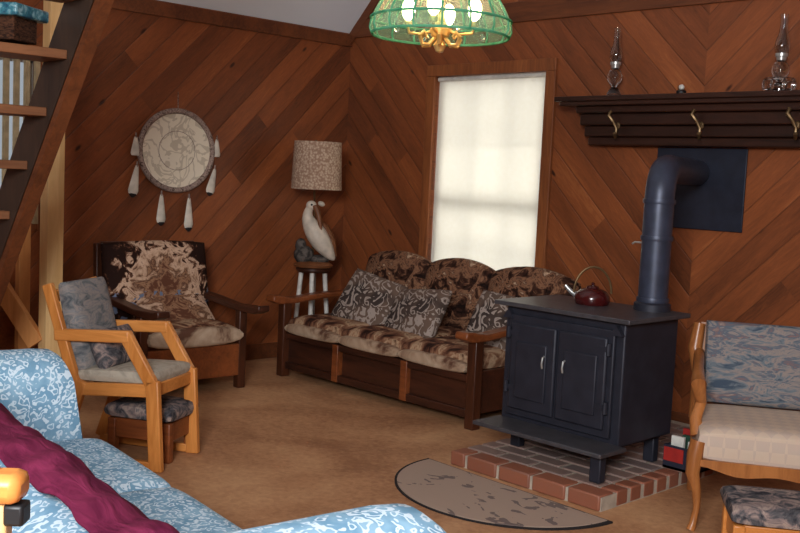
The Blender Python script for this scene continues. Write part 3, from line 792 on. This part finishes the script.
# ------------------------------------------------------------------ carved settee chair at the right
vc = thing('carved_chair', 'carved fruitwood chair with blue tapestry back and pale seat at right edge', 'chair', (-2.22, 4.03, 0), R(33))
VW, VD = .66, .56    # local x to the right, local -y is the front
def cabriole(x, y, sx):
    return MB().tube([(x-.01*sx, y-.02, 0), (x+.0*sx, y-.01, .03), (x+.012*sx, y, .10), (x+.005*sx, y-.01, .18), (x-.018*sx, y-.02, .26), (x-.012*sx, y-.01, .34), (x, y, .40)], [.020, .017, .016, .021, .031, .036, .036], 12)
for sx, x in ((1, .0), (-1, VW)):
    cabriole(x, 0, sx).build('leg', M['fruitwood'], vc)
    mb = MB(); mb.tube([(x+.02*sx, VD+.06, 0), (x+.02*sx, VD, .2), (x+.02*sx, VD, .40)], [.018, .02, .022], 10); mb.build('leg', M['fruitwood'], vc)
    mb = MB(); mb.tube([(x+.015*sx, VD, .38), (x+.02*sx, VD+.03, .6), (x-.005*sx, VD+.06, .72), (x+.01*sx, VD+.08, .84)], [.032, .034, .036, .03], 10); mb.build('back_stile', M['fruitwood'], vc)
    mb = MB(); mb.tube([(x+.0*sx, .10, .40), (x-.012*sx, .13, .47), (x+.01*sx, .17, .54), (x-.005*sx, .12, .60), (x-.01*sx, .10, .635), (x-.01*sx, .18, .65), (x+.0*sx, .35, .66), (x+.015*sx, VD+.03, .70)], [.032, .028, .026, .030, .034, .030, .026, .026], 10); mb.build('armrest', M['fruitwood'], vc)
mb = MB(); n = 16
top = [(VW*i/n, .325+.0) for i in range(n+1)]; bot = [(VW*(1-i/n), .285-.02*math.sin(PI*(1-i/n))**2 + .012*math.cos(4*PI*i/n)) for i in range(n+1)]
mb.prism(top+bot, 'y', -.035, -.01); mb.build('apron', M['fruitwood'], vc, smooth=False)
mb = MB(); mb.box((VW/2, VD, .35), (VW-.02, .03, .06)); mb.box((.01, VD/2, .35), (.03, VD, .06)); mb.box((VW-.01, VD/2, .35), (.03, VD, .06)); mb.build('seat_frame', M['fruitwood'], vc)
MB().cushion((0, 0, 0), (VW+.01, VD+.03, .18), n=16, q=.22, p=6).build('seat_cushion', M['lattice'], vc).location = (VW/2, VD/2-.01, .385)
MB().cushion((0, 0, 0), (VW-.08, .40, .14), (R(80), 0, 0), n=14, q=.3, p=5).build('back_cushion', M['tapestry'], vc).location = (VW/2, VD+.01, .665)
mb = MB(); mb.box((VW/2, VD+.085, .665), (VW-.04, .02, .36), (R(-8), 0, 0)); mb.build('back_panel', M['fruitwood'], vc)
footstool((-1.70, 3.76, 0), R(36), .40, .30, .30, 'wooden footstool with dark floral cushion in front of the carved chair', M['oak'], M['floraldark'])

# ------------------------------------------------------------------ blue sofa in the foreground
bs = thing('blue_sofa', 'pale blue scroll patterned sofa with rounded arms in the foreground', 'sofa', (-3.95, 1.93, 0), R(-7.2))
SL = 2.73; AW = .27; FX = .12
def arm(x0, hgt, name='arm'):
    mb = MB(); pr = []
    for i in range(15):
        a = PI*i/14; pr.append((x0+AW/2-(AW/2)*1.0*math.cos(a), hgt-.10+.10*math.sin(a)))
    pr = [(x0+.02, .08)]+pr+[(x0+AW-.02, .08)]
    # rounded front: three slices
    n = len(pr); cx = x0+AW/2; cz = .40
    rings = []
    for (y, k) in ((-.96, .97), (-.94, 1), (-.5, 1), (-.10, 1), (-.035, .985), (-.008, .94), (0, .86)):
        rings.append([mb.bm.verts.new((cx+(p[0]-cx)*k, y-.12*max(0, p[1]-.35)/.4, cz+(p[1]-cz)*k if p[1] > .1 else p[1])) for p in pr])
    for A, B in zip(rings, rings[1:]):
        for j in range(n): mb.bm.faces.new((A[j], A[(j+1) % n], B[(j+1) % n], B[j]))
    mb.bm.faces.new(rings[0][::-1]); mb.bm.faces.new(rings[-1])
    return mb.build('armrest', M['bluesofa'], bs)
arm(FX, .775); arm(SL-AW, .845)
MB().box(((SL+FX)/2, -.45, .19), (SL-2*AW-FX, .86, .22)).build('base', M['bluesofa'], bs, bevel=.02)
for k in range(3):
    w_ = (SL-2*AW-FX)/3
    MB().cushion((0, 0, 0), (w_-.004, .60, .17), n=14, q=.2, p=7).build('seat_cushion', M['bluesofa'], bs).location = (FX+AW+w_*(k+.5), -.30, .375)
mb = MB(); prf = [(-.86, .08), (-.90, .58), (-.89, .72), (-.85, .79), (-.78, .818), (-.70, .815), (-.64, .78), (-.60, .70), (-.58, .55), (-.56, .30), (-.56, .08)]
mb.prism(prf, 'x', FX+AW-.01, SL-AW+.01); mb.build('backrest', M['bluesofa'], bs, bevel=.02)
for x in (FX+.06, SL-.06):
    for y in (-.06, -.86): MB().box((x, y, .04), (.05, .05, .08)).build('foot', M['darkwood'], bs)

# maroon blanket folded over the sofa back
def blanket():
    mb = MB()
    prof = [(-.795, .825), (-.775, .832), (-.735, .838), (-.70, .836), (-.665, .82), (-.625, .79), (-.588, .70), (-.565, .56)]
    nx = 60; rows = []
    for i in range(nx+1):
        x = .62+i*(1.90)/nx
        row = []
        for j, (y, z) in enumerate(prof):
            wv = .010*math.sin(x*9+j*.8)+.008*math.sin(x*23+j*1.7)
            dz = 0
            yy = y; zz = z
            if j <= 1: zz += .006+abs(wv)
            elif j >= 6: yy += .010+abs(wv)
            else: zz += .012+wv*.8+.006*math.sin(x*40+j)
            if j == 0: yy += .02*math.sin(x*3.1)
            if j == len(prof)-1: zz += .06*math.sin(x*2.3+1)
            row.append(mb.bm.verts.new((x, yy, zz)))
        rows.append(row)
    for A, B in zip(rows, rows[1:]):
        for j in range(len(prof)-1): mb.bm.faces.new((A[j], B[j], B[j+1], A[j+1]))
    o = mb.build('blanket', M['maroon'])
    s_ = o.modifiers.new('sol', 'SOLIDIFY'); s_.thickness = .012; s_.offset = 1
    b_ = o.modifiers.new('sub', 'SUBSURF'); b_.levels = 1; b_.render_levels = 1
    return o
bl_ = blanket(); bl_.location = bs.location; bl_.rotation_euler = bs.rotation_euler
tag(bl_, 'maroon blanket draped along the top of the blue sofa back', 'blanket')

# tall wooden chair at the lower left edge, close to the camera
nc = thing('tall_wooden_chair', 'light wooden chair at the lower left edge of the picture, close up', 'chair', (-1.172, .482, 0), R(46))
for x in (0, -.40):
    for y in (0, -.38):
        h_ = 1.094 if y == 0 else .66
        MB().box((x, y, h_/2), (.038, .034, h_)).build('leg', M['pine'], nc, bevel=.008)
MB().box((-.20, 0, 1.112), (.475, .05, .036)).build('top_rail', M['oak'], nc, bevel=.012)
mb = MB(); mb.beam((-.005, 0, 1.12), (-.05, 0, 1.20), .03, .03, (0, 1, 0)); mb.build('finial', M['oak'], nc, bevel=.008)
for x in (.012, -.412): MB().box((x+.016, .0, 1.080), (.024, .03, .026)).build('bracket', M['black'], nc, bevel=.004)
MB().box((-.20, -.19, .66), (.46, .44, .035)).build('seat', M['oak'], nc, bevel=.01)
for z in (.25, .45):
    mb = MB(); mb.box((-.2, 0, z), (.37, .02, .03)); mb.box((-.2, -.38, z), (.37, .02, .03)); mb.build('stretcher', M['pine'], nc)
for z in (.80, .93): MB().box((-.20, .0, z), (.37, .018, .05)).build('back_slat', M['oak'], nc, bevel=.006)

# ------------------------------------------------------------------ hanging stained glass lamp
pd = thing('pendant_lamp', 'hanging green stained glass lamp with lit bulbs and brass cluster', 'pendant lamp', (-2.345, 2.405, 1.957))
prof = [(.222, .0), (.230, .02), (.226, .05), (.20, .10), (.155, .165), (.10, .215), (.055, .235)]
n = 16
for k in range(n):
    a0 = 2*PI*k/n; a1 = 2*PI*(k+1)/n
    MB().lathe(prof[2:], n=4, a0=a0+.008, a1=a1-.008).build('glass_panel', M['art_green' if k % 4 == 0 else 'art_clear'], pd)
    MB().lathe(prof[:3], n=4, a0=a0+.008, a1=a1-.008).build('rim_panel', M['art_green'], pd)
mb = MB()
for k in range(n):
    a = 2*PI*k/n; mb.tube([(r_*math.cos(a), r_*math.sin(a), z) for r_, z in prof], .0035, 6)
for r_, z in ((.222, 0), (.228, .05), (.16, .16), (.055, .236)):
    mb.tube([(r_*math.cos(a), r_*math.sin(a), z) for a in [2*PI*i/40 for i in range(40)]], .0045, 6, close=True)
mb.build('came_frame', M['tiff_green'], pd)
mb = MB(); mb.lathe([(0, -.055), (.012, -.05), (.022, -.03), (.012, -.012), (.03, .0), (.035, .02), (.02, .04), (.012, .06), (.010, .24), (0, .24)], n=20); mb.build('brass_stem', M['gold'], pd)
for k in range(6):
    a = 2*PI*k/6+.2; c_, s_ = math.cos(a), math.sin(a)
    mb = MB(); mb.tube([(.015*c_, .015*s_, .0), (.04*c_, .04*s_, -.03), (.065*c_, .065*s_, -.03), (.075*c_, .075*s_, -.005), (.06*c_, .06*s_, .01), (.05*c_, .05*s_, -.005)], .006, 8); mb.build('scroll_arm', M['gold'], pd)
for k in range(4):
    a = 2*PI*k/4+.55; c_, s_ = math.cos(a), math.sin(a)
    mb = MB(); mb.tube([(.02*c_, .02*s_, .02), (.06*c_, .06*s_, .005), (.105*c_, .105*s_, .01), (.11*c_, .11*s_, .03)], .005, 8); mb.lathe([(0, .03), (.014, .03), (.016, .045), (.0, .05)], (.11*c_, .11*s_, 0), 12); sock = mb.build('socket', M['gold'], pd)
    MB().ball((.11*c_, .11*s_, .085), (.044, .044, .072), 14).build('bulb', M['bulb'], pd)
    MB().ball((.15*math.cos(a+.6), .15*math.sin(a+.6), .012), (.02, .02, .03), 10).build('crystal_drop', M['glass'], pd)
zc = RZ-abs(-2.345-RX)-1.957
MB().tube([(0, 0, .235), (0, 0, zc-.004)], .006, 8).build('chain', M['oldbrass'], pd)
MB().lathe([(0, .0), (.05, .0), (.045, -.03), (.015, -.05), (0, -.05)], (0, 0, zc-.04), 16).build('ceiling_rose', M['oldbrass'], pd)
